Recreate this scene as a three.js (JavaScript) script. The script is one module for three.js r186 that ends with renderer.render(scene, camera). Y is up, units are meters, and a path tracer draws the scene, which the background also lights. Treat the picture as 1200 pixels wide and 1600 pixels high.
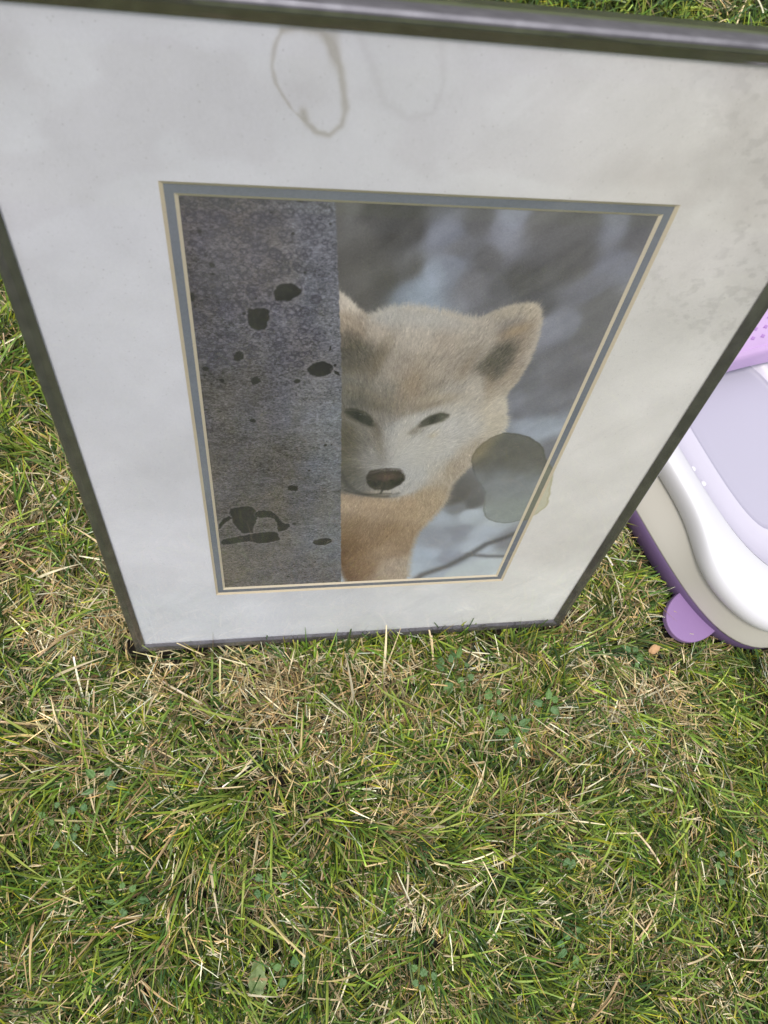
import * as THREE from 'three';
import { mergeGeometries, mergeVertices, toCreasedNormals } from 'three/addons/utils/BufferGeometryUtils.js';

// ---------- camera, sky, sun, exposure ----------
const scene = new THREE.Scene();
const camera = new THREE.PerspectiveCamera(72.05, 0.75, 0.02, 400);
camera.matrixAutoUpdate = true;
camera.position.set(-0.1396, 1.0878, 0.131);
camera.quaternion.setFromRotationMatrix(new THREE.Matrix4().makeBasis(
  new THREE.Vector3(0.98514, 0.1525, 0.07901), new THREE.Vector3(0.03118, 0.29363, -0.95541), new THREE.Vector3(-0.1689, 0.94368, 0.28451)));
camera.focus = 0.88;
camera.userData.fStop = 8;
scene.add(camera);

const renderer = new THREE.WebGLRenderer({ antialias: true });
renderer.toneMapping = THREE.LinearToneMapping;
renderer.toneMappingExposure = 1.12;
renderer.shadowMap.enabled = true;
renderer.shadowMap.type = THREE.PCFSoftShadowMap;

{ // thin bright overcast, a little brighter towards the zenith
  const W = 256, H = 128, d = new Float32Array(W * H * 4);
  for (let y = 0; y < H; y++) for (let x = 0; x < W; x++) {
    const el = ((y + 0.5) / H - 0.5) * Math.PI, s = Math.max(0, Math.sin(el)), i = (y * W + x) * 4;
    const L = 0.27 + 1.2 * Math.pow(s, 2.2);
    d[i] = L * 0.985; d[i + 1] = L * 1.0; d[i + 2] = L * 1.045; d[i + 3] = 1;
  }
  const sky = new THREE.DataTexture(d, W, H, THREE.RGBAFormat, THREE.FloatType);
  sky.mapping = THREE.EquirectangularReflectionMapping; sky.magFilter = THREE.LinearFilter; sky.needsUpdate = true;
  scene.background = sky; scene.environment = sky;
}
const sun = new THREE.DirectionalLight(0xfff6ea, 1.5);
sun.position.set(-1.3, 4.6, 1.2);
sun.castShadow = true; sun.shadow.radius = 24; sun.shadow.mapSize.set(2048, 2048);
Object.assign(sun.shadow.camera, { left: -2.5, right: 2.5, top: 2.5, bottom: -2.5, near: 0.5, far: 12 });
scene.add(sun, sun.target);

// ---------- helpers ----------
let seed = 12345;
const rnd = () => { seed = (seed + 0x6d2b79f5) | 0; let t = Math.imul(seed ^ (seed >>> 15), 1 | seed); t = (t + Math.imul(t ^ (t >>> 7), 61 | t)) ^ t; return ((t ^ (t >>> 14)) >>> 0) / 4294967296; };
const rr = (a, b) => a + (b - a) * rnd();
const gauss = () => (rnd() + rnd() + rnd() + rnd() - 2) * 1.0;
const clamp = (x, a = 0, b = 1) => Math.min(b, Math.max(a, x));
const lerp = (a, b, t) => a + (b - a) * t;
const sstep = (a, b, x) => { const t = clamp((x - a) / (b - a)); return t * t * (3 - 2 * t); };
const hash = (x, y) => { let h = Math.imul(x | 0, 374761393) + Math.imul(y | 0, 668265263); h = Math.imul(h ^ (h >>> 13), 1274126177); return ((h ^ (h >>> 16)) >>> 0) / 4294967296; };
const vnoise = (x, y) => { const ix = Math.floor(x), iy = Math.floor(y), fx = x - ix, fy = y - iy, u = fx * fx * (3 - 2 * fx), v = fy * fy * (3 - 2 * fy);
  return lerp(lerp(hash(ix, iy), hash(ix + 1, iy), u), lerp(hash(ix, iy + 1), hash(ix + 1, iy + 1), u), v); };
const fbm = (x, y, o = 4) => { let s = 0, a = 0.5, n = 0; for (let i = 0; i < o; i++) { s += a * vnoise(x, y); n += a; a *= 0.5; x = x * 2.03 + 17.3; y = y * 2.03 + 9.1; } return s / n; };
function tag(o, label, category, kind, group) { if (label) o.userData.label = label; if (category) o.userData.category = category; if (kind) o.userData.kind = kind; if (group) o.userData.group = group; return o; }
function mesh(name, geo, mat, parent = scene) { const m = new THREE.Mesh(geo, mat); m.name = name; m.castShadow = m.receiveShadow = true; parent.add(m); return m; }
function thing(name, label, category, group) { const g = new THREE.Group(); g.name = name; scene.add(g); return tag(g, label, category, null, group); }
const std = (o) => new THREE.MeshStandardMaterial({ side: THREE.DoubleSide, ...o });
const S = (r, g, b) => new THREE.Color().setRGB(r / 255, g / 255, b / 255, THREE.SRGBColorSpace);
function texture(w, h, fill, srgb = true) { // fill(x, y) -> [r,g,b] 0..255, y up
  const d = new Uint8Array(w * h * 4);
  for (let y = 0; y < h; y++) for (let x = 0; x < w; x++) { const c = fill(x, y), i = (y * w + x) * 4; d[i] = clamp(c[0], 0, 255); d[i + 1] = clamp(c[1], 0, 255); d[i + 2] = clamp(c[2], 0, 255); d[i + 3] = 255; }
  const t = new THREE.DataTexture(d, w, h); t.magFilter = THREE.LinearFilter; t.minFilter = THREE.LinearMipmapLinearFilter; t.generateMipmaps = true;
  if (srgb) t.colorSpace = THREE.SRGBColorSpace; t.needsUpdate = true; return t;
}
function surf(quads) { // list of [a,b,c,d] corner positions -> flat-shaded geometry
  const p = [], ix = [];
  for (const q of quads) { const n = p.length / 3; for (const v of q) p.push(...v); ix.push(n, n + 1, n + 2, n, n + 2, n + 3); }
  const g = new THREE.BufferGeometry(); g.setAttribute('position', new THREE.Float32BufferAttribute(p, 3)); g.setIndex(ix); g.computeVertexNormals(); return g;
}
const segDist = (px, py, a, b) => { const dx = b[0] - a[0], dy = b[1] - a[1], t = clamp(((px - a[0]) * dx + (py - a[1]) * dy) / (dx * dx + dy * dy + 1e-9)); return [Math.hypot(px - a[0] - t * dx, py - a[1] - t * dy), t]; };
function polySD(P, x, y) { // signed distance, negative inside
  let d = 1e9, inside = false;
  for (let i = 0, j = P.length - 1; i < P.length; j = i++) {
    d = Math.min(d, segDist(x, y, P[j], P[i])[0]);
    if ((P[i][1] > y) !== (P[j][1] > y) && x < ((P[j][0] - P[i][0]) * (y - P[i][1])) / (P[j][1] - P[i][1]) + P[i][0]) inside = !inside;
  }
  return inside ? -d : d;
}
const lineDist = (P, x, y) => { let d = 1e9, at = 0; for (let i = 0; i + 1 < P.length; i++) { const [e, t] = segDist(x, y, P[i], P[i + 1]); if (e < d) { d = e; at = (i + t) / (P.length - 1); } } return [d, at]; };
const bbox = (P) => [Math.min(...P.map((p) => p[0])), Math.min(...P.map((p) => p[1])), Math.max(...P.map((p) => p[0])), Math.max(...P.map((p) => p[1]))];

const TRUNK_EDGE=[[124.8,564.5],[125.4,558.6],[132.6,486.1],[142.1,386.8],[153.2,211.4],[167.5,7.4]];
const SPOTS=[[[79.7,476.2],[83.2,483.7],[91.5,485.6],[98.4,484.1],[103.1,476.8],[98.6,471.7],[87.4,467.2],[80.3,468.7]],
[[57.3,458.8],[64.6,459.8],[73.1,460.0],[76.6,455.7],[72.8,439.5],[68.4,437.6],[60.4,438.4],[57.8,444.7]],
[[43.0,408.9],[47.0,413.8],[51.5,413.9],[52.4,407.0],[48.0,402.1],[43.5,404.0]],
[[109.1,393.2],[115.6,400.5],[122.5,402.9],[131.4,398.5],[134.1,393.3],[130.5,387.0],[121.0,383.2],[112.9,385.9]],
[[132.5,393.3],[137.4,391.3],[141.9,384.9],[136.9,387.0]],
[[27.1,183.0],[38.2,187.2],[51.6,187.4],[58.1,178.6],[58.6,164.1],[51.9,145.0],[53.4,134.2],[47.3,136.1],[41.0,133.4],[33.0,149.2],[28.7,165.7]],
[[27.3,170.7],[28.6,164.3],[19.6,155.9],[13.4,144.3],[13.6,153.3],[20.3,166.2]],
[[57.2,178.6],[73.4,178.6],[81.0,168.7],[87.1,152.1],[96.9,150.9],[95.2,142.5],[85.4,135.0],[80.9,140.2],[82.7,147.8],[76.7,166.0],[56.9,165.1]],
[[13.7,122.7],[35.5,129.1],[56.9,134.0],[80.9,136.5],[82.7,124.5],[85.8,117.3],[58.1,111.1],[47.6,118.9],[15.0,110.5]],
[[123.2,110.5],[133.1,117.4],[144.2,118.9],[150.1,112.0],[143.1,104.3],[131.9,102.4]]];
const DOTS=[[24.5,528.6,1.8,1.7],[31.6,500.3,2.4,2.3],[94.3,529.6,1.6,1.4],[99.8,557.0,2.5,1.8],[13.1,470.4,2.7,4.6],[17.3,393.3,3.0,2.5],[62.5,379.5,4.7,4.2],[100.4,378.0,2.9,2.1],[31.5,378.9,2.1,2.6],[54.6,454.4,1.4,1.4],[31.4,492.1,1.9,1.1],[104.4,495.6,0.8,1.0],[64.9,470.0,1.0,1.0],[135.1,398.1,1.4,2.1],[31.8,379.1,2.1,2.2],[62.3,378.6,4.6,4.5],[100.2,378.2,3.0,3.0],[57.8,326.0,3.2,2.7],[99.1,218.0,6.7,5.1],[116.0,248.4,1.6,1.5],[131.8,288.8,1.7,1.8],[138.1,289.2,1.1,1.2],[101.3,150.6,2.5,1.8],[95.3,32.3,1.9,1.9],[129.6,65.1,1.5,1.8],[122.7,538.9,1.1,0.9],[78.3,546.4,1.2,0.8],[129.5,417.6,0.8,2.8]];
const DOG=[[128.1,480.6],[134.7,475.9],[142.4,469.3],[153.4,458.6],[160.7,451.5],[170.3,457.8],[183.0,461.9],[198.0,462.9],[215.5,460.3],[235.7,456.2],[250.6,450.4],[263.9,453.2],[279.2,463.4],[293.7,468.3],[307.2,469.7],[314.9,464.2],[319.5,452.6],[322.3,433.2],[322.0,402.2],[317.0,377.4],[308.8,359.5],[316.5,339.0],[322.3,313.6],[319.0,300.5],[307.8,276.7],[294.5,248.3],[280.4,218.3],[281.5,186.0],[269.0,152.3],[254.9,121.3],[253.1,77.8],[257.9,24.9],[261.5,-3.6],[156.8,-5.2]];
const EAR_IN=[[265.4,393.9],[271.7,401.9],[279.4,413.7],[285.0,424.7],[295.0,426.6],[305.4,422.9],[305.8,402.1],[300.7,380.2],[291.5,373.2],[276.8,384.4]];
const EAR_MID=[[277.5,430.1],[288.0,444.9],[302.6,451.1],[313.1,450.1],[316.8,430.6],[315.1,407.5],[306.6,383.0],[301.4,368.9],[292.2,370.3],[303.7,394.0]];
const EYE_L=[[146.8,338.2],[151.3,340.5],[159.9,340.5],[167.8,335.9],[175.8,328.3],[182.3,316.4],[174.9,315.2],[163.6,322.3],[153.1,331.0]];
const EYE_R=[[226.5,315.7],[231.7,325.7],[242.0,333.6],[250.7,335.4],[257.7,331.6],[254.8,325.4],[248.8,321.1],[238.2,316.5],[230.8,313.1]];
const NOSE=[[179.4,231.7],[180.9,240.9],[185.7,247.3],[195.1,249.2],[205.9,249.6],[217.0,247.8],[223.6,238.7],[225.1,230.0],[220.8,219.9],[211.9,211.7],[198.4,209.9],[187.4,215.0]];
const MOUTH=[[151.7,249.2],[157.1,232.5],[165.6,217.0],[177.5,207.6],[191.5,203.8],[209.5,200.7],[223.9,206.8],[222.7,196.9],[205.0,196.0],[187.1,198.5],[171.5,204.7],[160.8,215.3],[153.7,227.0]];
const MUZZLE=[[140.9,263.7],[154.1,241.8],[161.8,219.1],[176.1,208.8],[194.3,201.3],[223.1,193.6],[233.8,208.4],[250.9,227.2],[266.3,252.8],[289.1,284.1],[299.8,310.7],[275.6,345.5],[243.2,351.6],[216.1,327.8],[190.9,315.6],[159.1,296.9]];
const DOG_COL=[[174.5,454.5,180,172,158],[212.9,453.0,186,174,156],[244.0,444.2,186,170,148],[167.0,435.9,188,168,142],[206.6,431.6,190,174,152],[237.9,424.7,182,162,136],[145.6,463.9,208,190,166],[143.2,447.1,178,150,116],[153.6,435.7,170,142,110],[144.8,426.0,126,110,90],[148.1,408.8,98,92,78],[156.2,406.3,104,96,82],[161.6,390.8,140,130,112],[192.3,390.9,170,153,130],[227.1,393.7,174,156,130],[251.2,399.1,166,148,124],[151.2,369.2,116,112,98],[185.2,363.5,142,132,114],[210.8,363.4,160,140,115],[231.4,369.0,162,146,120],[250.9,357.5,172,162,147],[277.5,357.3,184,172,152],[302.9,345.3,202,187,157],[304.5,320.3,198,182,150],[205.5,340.0,152,136,114],[188.7,334.2,138,130,116],[217.9,315.2,182,177,167],[165.2,352.1,110,106,94],[154.6,297.0,110,102,88],[170.1,300.0,130,125,113],[200.0,296.1,160,156,150],[229.4,285.5,182,178,170],[259.8,311.3,192,186,176],[281.1,320.6,190,178,158],[256.7,278.0,186,181,170],[185.3,262.4,150,146,142],[209.1,261.7,167,164,160],[236.0,242.8,176,175,171],[166.0,241.4,122,117,108],[167.9,218.9,98,96,90],[291.4,273.6,184,164,131],[276.9,248.8,178,155,120],[255.6,199.5,178,152,114],[232.2,184.2,176,146,107],[193.4,186.0,178,148,111],[162.3,195.6,180,150,114],[166.2,144.8,148,116,77],[167.0,98.8,125,90,55],[200.4,120.1,150,117,78],[231.0,94.3,164,133,96],[231.8,43.3,174,151,125],[193.7,46.4,138,102,66],[171.5,37.7,120,85,52],[249.6,41.8,178,158,130],[289.7,461.4,180,162,132],[311.6,461.8,192,170,136],[319.8,438.1,188,167,138],[294.8,442.6,150,138,124],[268.2,434.9,178,162,140],[317.8,412.8,182,162,136],[311.0,383.0,178,156,124],[300.3,364.5,180,161,132],[266.3,407.1,165,150,128],[262.0,249.3,182,168,142],[232.0,220.2,172,168,160]];
const BACK_COL=[[133.8,549.8,92,90,87],[163.7,545.9,70,68,66],[185.2,536.0,60,58,56],[145.8,523.5,90,88,84],[169.7,495.1,84,82,77],[148.9,488.4,93,90,86],[139.2,475.6,92,89,86],[211.9,531.5,124,130,148],[210.7,493.2,146,158,178],[199.7,475.8,138,152,170],[223.3,499.8,134,142,160],[228.5,514.9,116,118,126],[190.3,501.8,90,90,88],[235.6,543.5,100,100,104],[266.2,547.5,136,141,158],[263.1,528.9,130,133,148],[293.4,545.9,105,104,106],[254.2,509.8,106,106,110],[248.8,484.8,122,122,130],[292.7,492.4,94,93,93],[330.4,518.4,97,96,96],[318.4,552.4,100,99,99],[355.7,548.4,130,134,148],[378.1,554.9,100,100,104],[382.4,532.2,100,100,108],[366.0,508.5,116,120,137],[353.2,487.6,122,124,138],[305.2,469.7,88,88,93],[274.9,472.4,100,100,106],[332.1,442.0,142,146,162],[348.4,449.5,132,136,152],[356.2,407.8,112,113,122],[371.2,438.9,107,107,111],[366.8,467.6,104,104,107],[333.4,374.6,106,108,116],[359.4,356.9,114,116,126],[367.4,374.5,108,108,116],[369.4,407.9,112,112,120],[333.5,338.9,108,110,120],[366.6,311.6,152,164,180],[345.9,308.0,148,158,174],[396.1,278.2,118,120,130],[316.9,182.2,86,85,82],[295.7,199.3,93,90,86],[302.5,174.0,126,130,136],[289.1,160.4,160,172,185],[321.9,160.0,180,194,206],[291.0,106.7,148,156,170],[313.4,122.4,138,146,160],[348.6,117.4,168,181,195],[387.9,100.3,126,130,138],[358.9,144.6,172,184,192],[272.7,63.1,168,186,206],[308.5,60.4,146,156,174],[340.0,79.6,176,190,204],[259.8,32.4,182,200,218],[370.8,33.0,192,206,212],[336.8,19.2,192,206,212],[297.2,24.2,170,186,204],[339.2,279.5,110,112,118],[357.7,211.3,150,160,168]];
const TRUNK_COL=[[20.7,544.9,92,86,92],[67.0,546.9,98,92,98],[114.4,549.0,112,112,124],[124.4,544.2,126,130,144],[14.3,478.6,90,85,92],[65.5,492.0,100,95,104],[120.1,481.4,116,118,132],[62.4,374.7,100,95,98],[24.4,374.8,92,88,90],[122.9,358.1,118,118,128],[139.6,340.7,132,138,150],[26.5,266.9,94,88,88],[86.2,265.2,102,97,97],[137.5,263.8,122,126,136],[22.3,70.5,106,100,97],[86.5,80.3,107,104,106],[146.3,105.0,124,128,138],[57.0,176.4,100,95,94],[103.0,420.7,112,108,116],[130.8,435.3,124,126,138]];
const BLOT_PRINT=[[296.8,254.8],[296.1,267.8],[300.6,286.6],[310.8,298.6],[323.7,304.4],[340.0,303.1],[354.7,297.8],[368.2,287.2],[377.6,276.5],[383.2,263.3],[399.1,242.7],[406.1,223.9],[408.3,204.4],[415.6,171.1],[410.3,160.8],[400.6,147.8],[386.9,141.7],[378.0,136.7],[362.4,137.6],[347.6,142.5],[336.5,154.0],[332.5,167.3],[329.2,188.0],[322.9,207.9],[308.3,227.4]];
const BLOT_MAT=[[295.0,259.5],[294.3,272.4],[298.8,291.0],[308.8,302.9],[321.7,308.6],[337.8,307.4],[352.4,302.1],[365.8,291.6],[375.1,280.9],[381.0,267.9],[396.2,247.5],[403.3,228.8],[405.5,209.5],[412.8,176.4],[407.6,166.2],[397.9,153.3],[384.4,147.3],[375.5,142.3],[360.1,143.2],[345.4,148.1],[334.3,159.4],[330.4,172.7],[327.1,193.2],[320.8,212.9],[306.3,232.3]];
const BRANCH_A=[[264.9,-1.6],[279.6,20.8],[312.3,41.0],[338.2,67.5],[355.1,90.6],[378.2,103.9],[406.4,128.0]];
const BRANCH_B=[[333.7,67.8],[362.2,61.0],[399.4,58.2]];
const RING_A=[[85.5,667.2],[81.2,657.4],[79.5,646.5],[81.9,637.3],[86.6,629.9],[92.9,621.4],[100.5,615.7]];
const RING_B=[[86.5,667.8],[97.1,670.3],[108.8,669.8],[116.1,661.7],[121.8,651.2],[125.2,638.2],[127.9,624.6],[126.0,614.2],[118.1,606.9],[109.3,608.5],[102.7,613.8],[99.9,620.8]];
const RING_C=[[130.6,673.2],[144.7,649.1],[153.2,630.2],[172.1,620.7],[188.2,625.9],[191.9,644.6],[184.7,669.4]];
const smooth = (P, n = 2) => { for (let r = 0; r < n; r++) { const o = []; P.forEach((a, i) => { const b = P[(i + 1) % P.length]; o.push([0.78 * a[0] + 0.22 * b[0], 0.78 * a[1] + 0.22 * b[1]], [0.22 * a[0] + 0.78 * b[0], 0.22 * a[1] + 0.78 * b[1]]); }); P = o; } return P; };
[EAR_IN, EAR_MID, EYE_L, EYE_R, NOSE, MOUTH, BLOT_PRINT, BLOT_MAT, ...SPOTS].forEach((P) => P.splice(0, P.length, ...smooth(P)));
DOG.splice(0, DOG.length, ...smooth(DOG, 1));
// ---------- the printed photograph: a pale dog looking out from behind an aspen trunk (flat print, in millimetres of the picture plane) ----------
function blotAmount(P, x, y) { const d = polySD(P, x, y) + (fbm(x * 0.12, y * 0.12, 3) - 0.5) * 3; return [sstep(1.3, -1.3, d), Math.exp(-((d + 0.9) ** 2) / 1.6)]; }
function paintPrint() {
  const W = 1024, H = 1480, X0 = 4, Y0 = 8, WX = 389, WY = 562, sx = W / WX, sy = H / WY;
  const buf = new Float32Array(W * H * 3);
  const field = (pts, pw, soft) => { // smooth colour field through the colour points, on a coarse grid
    const gw = 195, gh = 282, g = new Float32Array(gw * gh * 3);
    for (let j = 0; j < gh; j++) for (let i = 0; i < gw; i++) {
      const x = X0 + (i / (gw - 1)) * WX, y = Y0 + (j / (gh - 1)) * WY; let w0 = 0, r = 0, gg = 0, b = 0;
      for (const p of pts) { const w = 1 / (((p[0] - x) ** 2 + (p[1] - y) ** 2 + soft) ** pw); w0 += w; r += w * p[2]; gg += w * p[3]; b += w * p[4]; }
      const k = (j * gw + i) * 3; g[k] = r / w0; g[k + 1] = gg / w0; g[k + 2] = b / w0;
    }
    return (x, y, out) => {
      const u = clamp((x - X0) / WX, 0, 0.9999) * (gw - 1), v = clamp((y - Y0) / WY, 0, 0.9999) * (gh - 1), i = Math.floor(u), j = Math.floor(v), fu = u - i, fv = v - j;
      for (let c = 0; c < 3; c++) { const a = g[(j * gw + i) * 3 + c], b = g[(j * gw + i + 1) * 3 + c], d = g[((j + 1) * gw + i) * 3 + c], e = g[((j + 1) * gw + i + 1) * 3 + c]; out[c] = lerp(lerp(a, b, fu), lerp(d, e, fu), fv); }
      return out;
    };
  };
  const backF = field(BACK_COL, 2.3, 14), dogF = field(DOG_COL, 2.3, 14), trunkF = field(TRUNK_COL, 1.5, 300);
  const c = [0, 0, 0];
  const put = (x, y, k) => { const i = Math.floor((x - X0) * sx), j = Math.floor((y - Y0) * sy); return i < 0 || j < 0 || i >= W || j >= H ? -1 : (j * W + i) * 3; };
  const blend = (k, r, g, b, a) => { buf[k] += (r - buf[k]) * a; buf[k + 1] += (g - buf[k + 1]) * a; buf[k + 2] += (b - buf[k + 2]) * a; };
  const each = (P, pad, f) => { const [a, b, d, e] = bbox(P); const i0 = Math.max(0, Math.floor((a - pad - X0) * sx)), i1 = Math.min(W - 1, Math.ceil((d + pad - X0) * sx)), j0 = Math.max(0, Math.floor((b - pad - Y0) * sy)), j1 = Math.min(H - 1, Math.ceil((e + pad - Y0) * sy));
    for (let j = j0; j <= j1; j++) for (let i = i0; i <= i1; i++) f(X0 + (i + 0.5) / sx, Y0 + (j + 0.5) / sy, (j * W + i) * 3); };
  function stroke(x, y, ang, len, wid, r, g, b, a, bend = 0) { // soft hair
    const n = Math.max(2, Math.ceil(len * sx * 1.1)); let px = x, py = y, th = ang;
    for (let s = 0; s < n; s++) {
      const t = s / n, al = a * (1 - t * t) * Math.min(1, 4 * t + 0.35); px += (Math.cos(th) * len) / n; py += (Math.sin(th) * len) / n; th += bend / n;
      const fx = (px - X0) * sx - 0.5, fy = (py - Y0) * sy - 0.5, i = Math.floor(fx), j = Math.floor(fy), u = fx - i, v = fy - j;
      if (i < 0 || j < 0 || i >= W - 1 || j >= H - 1) continue;
      const k = (j * W + i) * 3; blend(k, r, g, b, al * (1 - u) * (1 - v) * wid); blend(k + 3, r, g, b, al * u * (1 - v) * wid); blend(k + W * 3, r, g, b, al * (1 - u) * v * wid); blend(k + W * 3 + 3, r, g, b, al * u * v * wid);
    }
  }
  // out-of-focus winter wood behind
  for (let j = 0; j < H; j++) for (let i = 0; i < W; i++) {
    const x = X0 + (i + 0.5) / sx, y = Y0 + (j + 0.5) / sy, up = sstep(140, 330, y);
    const wx = (fbm(x * 0.018, y * 0.018, 3) - 0.5) * 22, wy = (fbm(x * 0.018 + 40, y * 0.018 + 7, 3) - 0.5) * 22;
    backF(x + wx, y + wy, c);
    const s = fbm((x * 0.78 + y * 0.62) * 0.012, (y * 0.78 - x * 0.62) * 0.045, 3) - 0.5, f = fbm((x * 0.8 + y * 0.6) * 0.02 + 9, (y * 0.8 - x * 0.6) * 0.12, 3) - 0.5, k = (j * W + i) * 3;
    const bb = fbm(x * 0.034 + 3, y * 0.026 + 11, 3) - 0.5, m = (s * 18 + bb * 30) * (0.4 + 0.6 * up) + f * 12 * up, bl = Math.max(0, bb) * 50 + Math.max(0, s) * 14;
    { const gy = c[0] * 0.3 + c[1] * 0.59 + c[2] * 0.11; for (let q = 0; q < 3; q++) c[q] = lerp(gy, c[q], 0.75); }
    buf[k] = c[0] + 12 + m + bl * 0.45; buf[k + 1] = c[1] + 12 + m + bl * 0.55; buf[k + 2] = c[2] + 15 + m + bl * 0.7;
  }
  each(BRANCH_A, 24, (x, y, k) => { const [d, t] = lineDist(BRANCH_A, x, y), w = lerp(7, 5, t); blend(k, 88, 88, 92, 0.85 * Math.exp(-((d / w) ** 2))); });
  each(BRANCH_B, 20, (x, y, k) => { const [d] = lineDist(BRANCH_B, x, y); blend(k, 104, 104, 110, 0.75 * Math.exp(-((d / 4.2) ** 2))); });
  // dog
  const flow = (x, y) => { // hair direction
    if (y < 205 || (x > 225 && y < 250 + (x - 225) * 0.62)) { const t = fbm(x * 0.03, y * 0.03, 2) - 0.5; return -1.75 + (x - 200) * 0.004 + t * 0.9; }
    const dx = x - 203, dy = y - 262, t = fbm(x * 0.025 + 5, y * 0.025, 2) - 0.5; return Math.atan2(dy * 1.1 + 6, dx) + t * 0.5;
  };
  const M = new Float32Array(W * H);
  each(DOG, 8, (x, y, k) => {
    const d = polySD(DOG, x, y) + (fbm(x * 0.25, y * 0.25, 2) - 0.5) * 3, a = sstep(2.2, -2.2, d); M[k / 3] = a; if (a <= 0) return;
    dogF(x, y, c); const n = (fbm(x * 0.07, y * 0.07, 4) - 0.5) * 22; const sa = lerp(0.68, 0.52, sstep(180, 260, y)), gy = c[0] * 0.3 + c[1] * 0.59 + c[2] * 0.11; blend(k, lerp(gy, c[0], sa) * 1.07 + n, lerp(gy, c[1], sa) * 1.07 + n * 0.95, lerp(gy, c[2], sa) * 1.07 + 3 + n * 0.8, a);
  });
  each(EAR_MID, 6, (x, y, k) => { const a = sstep(5, -9, polySD(EAR_MID, x, y)); blend(k, 146, 130, 114, 0.55 * a * M[k / 3]); });
  each(EAR_IN, 6, (x, y, k) => { const a = 0.95 * sstep(5, -8, polySD(EAR_IN, x, y) + (fbm(x * 0.2, y * 0.2, 2) - 0.5) * 4); blend(k, 94, 90, 82, 0.9 * a * M[k / 3]); });
  each(MUZZLE, 10, (x, y, k) => { const a = sstep(6, -10, polySD(MUZZLE, x, y) + (fbm(x * 0.15, y * 0.15, 2) - 0.5) * 6), g = sstep(160, 215, x); blend(k, lerp(110, 200, g), lerp(107, 201, g), lerp(102, 201, g), 0.46 * a * M[k / 3]); });
  const shade = (x0, y0, rx, ry, rot, col, al) => each([[x0 - 3 * rx - ry * 2, y0 - 3 * ry - rx * 2], [x0 + 3 * rx + ry * 2, y0 + 3 * ry + rx * 2]], 0, (x, y, k) => { const dx = x - x0, dy = y - y0, u = (dx * Math.cos(rot) + dy * Math.sin(rot)) / rx, v = (dy * Math.cos(rot) - dx * Math.sin(rot)) / ry, a = al * Math.exp(-(u * u + v * v)) * M[k / 3]; if (a > 0.01) blend(k, col[0], col[1], col[2], a); });
  shade(150, 290, 18, 42, 0, [98, 92, 80], 0.6); shade(186, 300, 8, 34, 0.25, [126, 118, 106], 0.5); shade(192, 345, 20, 12, -0.5, [128, 116, 98], 0.4);
  shade(214, 300, 9, 32, -0.1, [196, 192, 184], 0.55); shade(200, 268, 12, 14, 0, [158, 154, 152], 0.5); shade(158, 240, 14, 16, 0, [92, 90, 84], 0.6); shade(240, 285, 24, 22, 0.4, [200, 195, 186], 0.5);
  shade(226, 306, 8, 5, 0.6, [128, 118, 104], 0.5); shade(238, 350, 22, 7, 0.35, [150, 134, 112], 0.4); shade(244, 300, 5, 3.5, 0, [176, 158, 128], 0.5); shade(150, 362, 22, 9, -0.2, [128, 122, 106], 0.5); shade(212, 372, 14, 26, 0.1, [170, 146, 116], 0.35);
  shade(262, 345, 22, 14, 0.5, [196, 188, 174], 0.45); shade(172, 405, 7, 22, -0.4, [116, 104, 86], 0.5); shade(152, 418, 12, 14, 0, [92, 86, 74], 0.7);
  const hairs = (n, len, amp, alpha) => {
    for (let s = 0; s < n; s++) {
      const x = rr(124, 345), y = rr(12, 485), k = put(x, y); if (k < 0 || M[k / 3] < 0.5) continue;
      const lum = gauss() * amp * (rnd() < 0.12 ? 1.9 : 1), th = flow(x, y) + gauss() * 0.35; stroke(x, y, th, len * rr(0.6, 1.3), 1, buf[k] + lum, buf[k + 1] + lum * 0.96, buf[k + 2] + lum * 0.85, alpha, gauss() * 0.5);
    }
  };
  hairs(60000, 8, 28, 0.6); hairs(40000, 4.5, 44, 0.55);
  shade(222, 270, 24, 24, 0.4, [206, 207, 208], 0.4); shade(200, 452, 40, 11, -0.03, [196, 196, 196], 0.5); shade(232, 448, 24, 10, -0.2, [194, 192, 190], 0.4);
  shade(150, 292, 16, 40, 0, [92, 86, 74], 0.55); shade(188, 292, 5, 30, 0.3, [120, 112, 100], 0.35); shade(212, 296, 8, 34, -0.12, [204, 200, 194], 0.4); shade(152, 238, 14, 16, 0, [86, 84, 78], 0.5);
  shade(178, 345, 16, 7, -0.45, [104, 96, 82], 0.45); shade(238, 346, 22, 5, 0.38, [138, 124, 104], 0.4); shade(190, 262, 10, 8, 0, [144, 140, 138], 0.4); shade(236, 262, 16, 22, 0.6, [198, 196, 190], 0.4);
  shade(154, 395, 16, 10, 0, [88, 82, 68], 0.5); shade(176, 400, 5, 22, -0.3, [118, 104, 84], 0.4); shade(262, 398, 6, 22, -0.25, [150, 134, 112], 0.35); shade(300, 440, 14, 6, 0.5, [196, 170, 134], 0.5); shade(290, 372, 6, 22, 0.2, [140, 120, 96], 0.3);
  shade(172, 110, 24, 30, 0.3, [128, 100, 66], 0.4); shade(155, 60, 14, 40, 0, [104, 76, 46], 0.5); shade(205, 60, 16, 30, 0, [172, 150, 124], 0.4);
  hairs(22000, 5, 40, 0.5);
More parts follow.
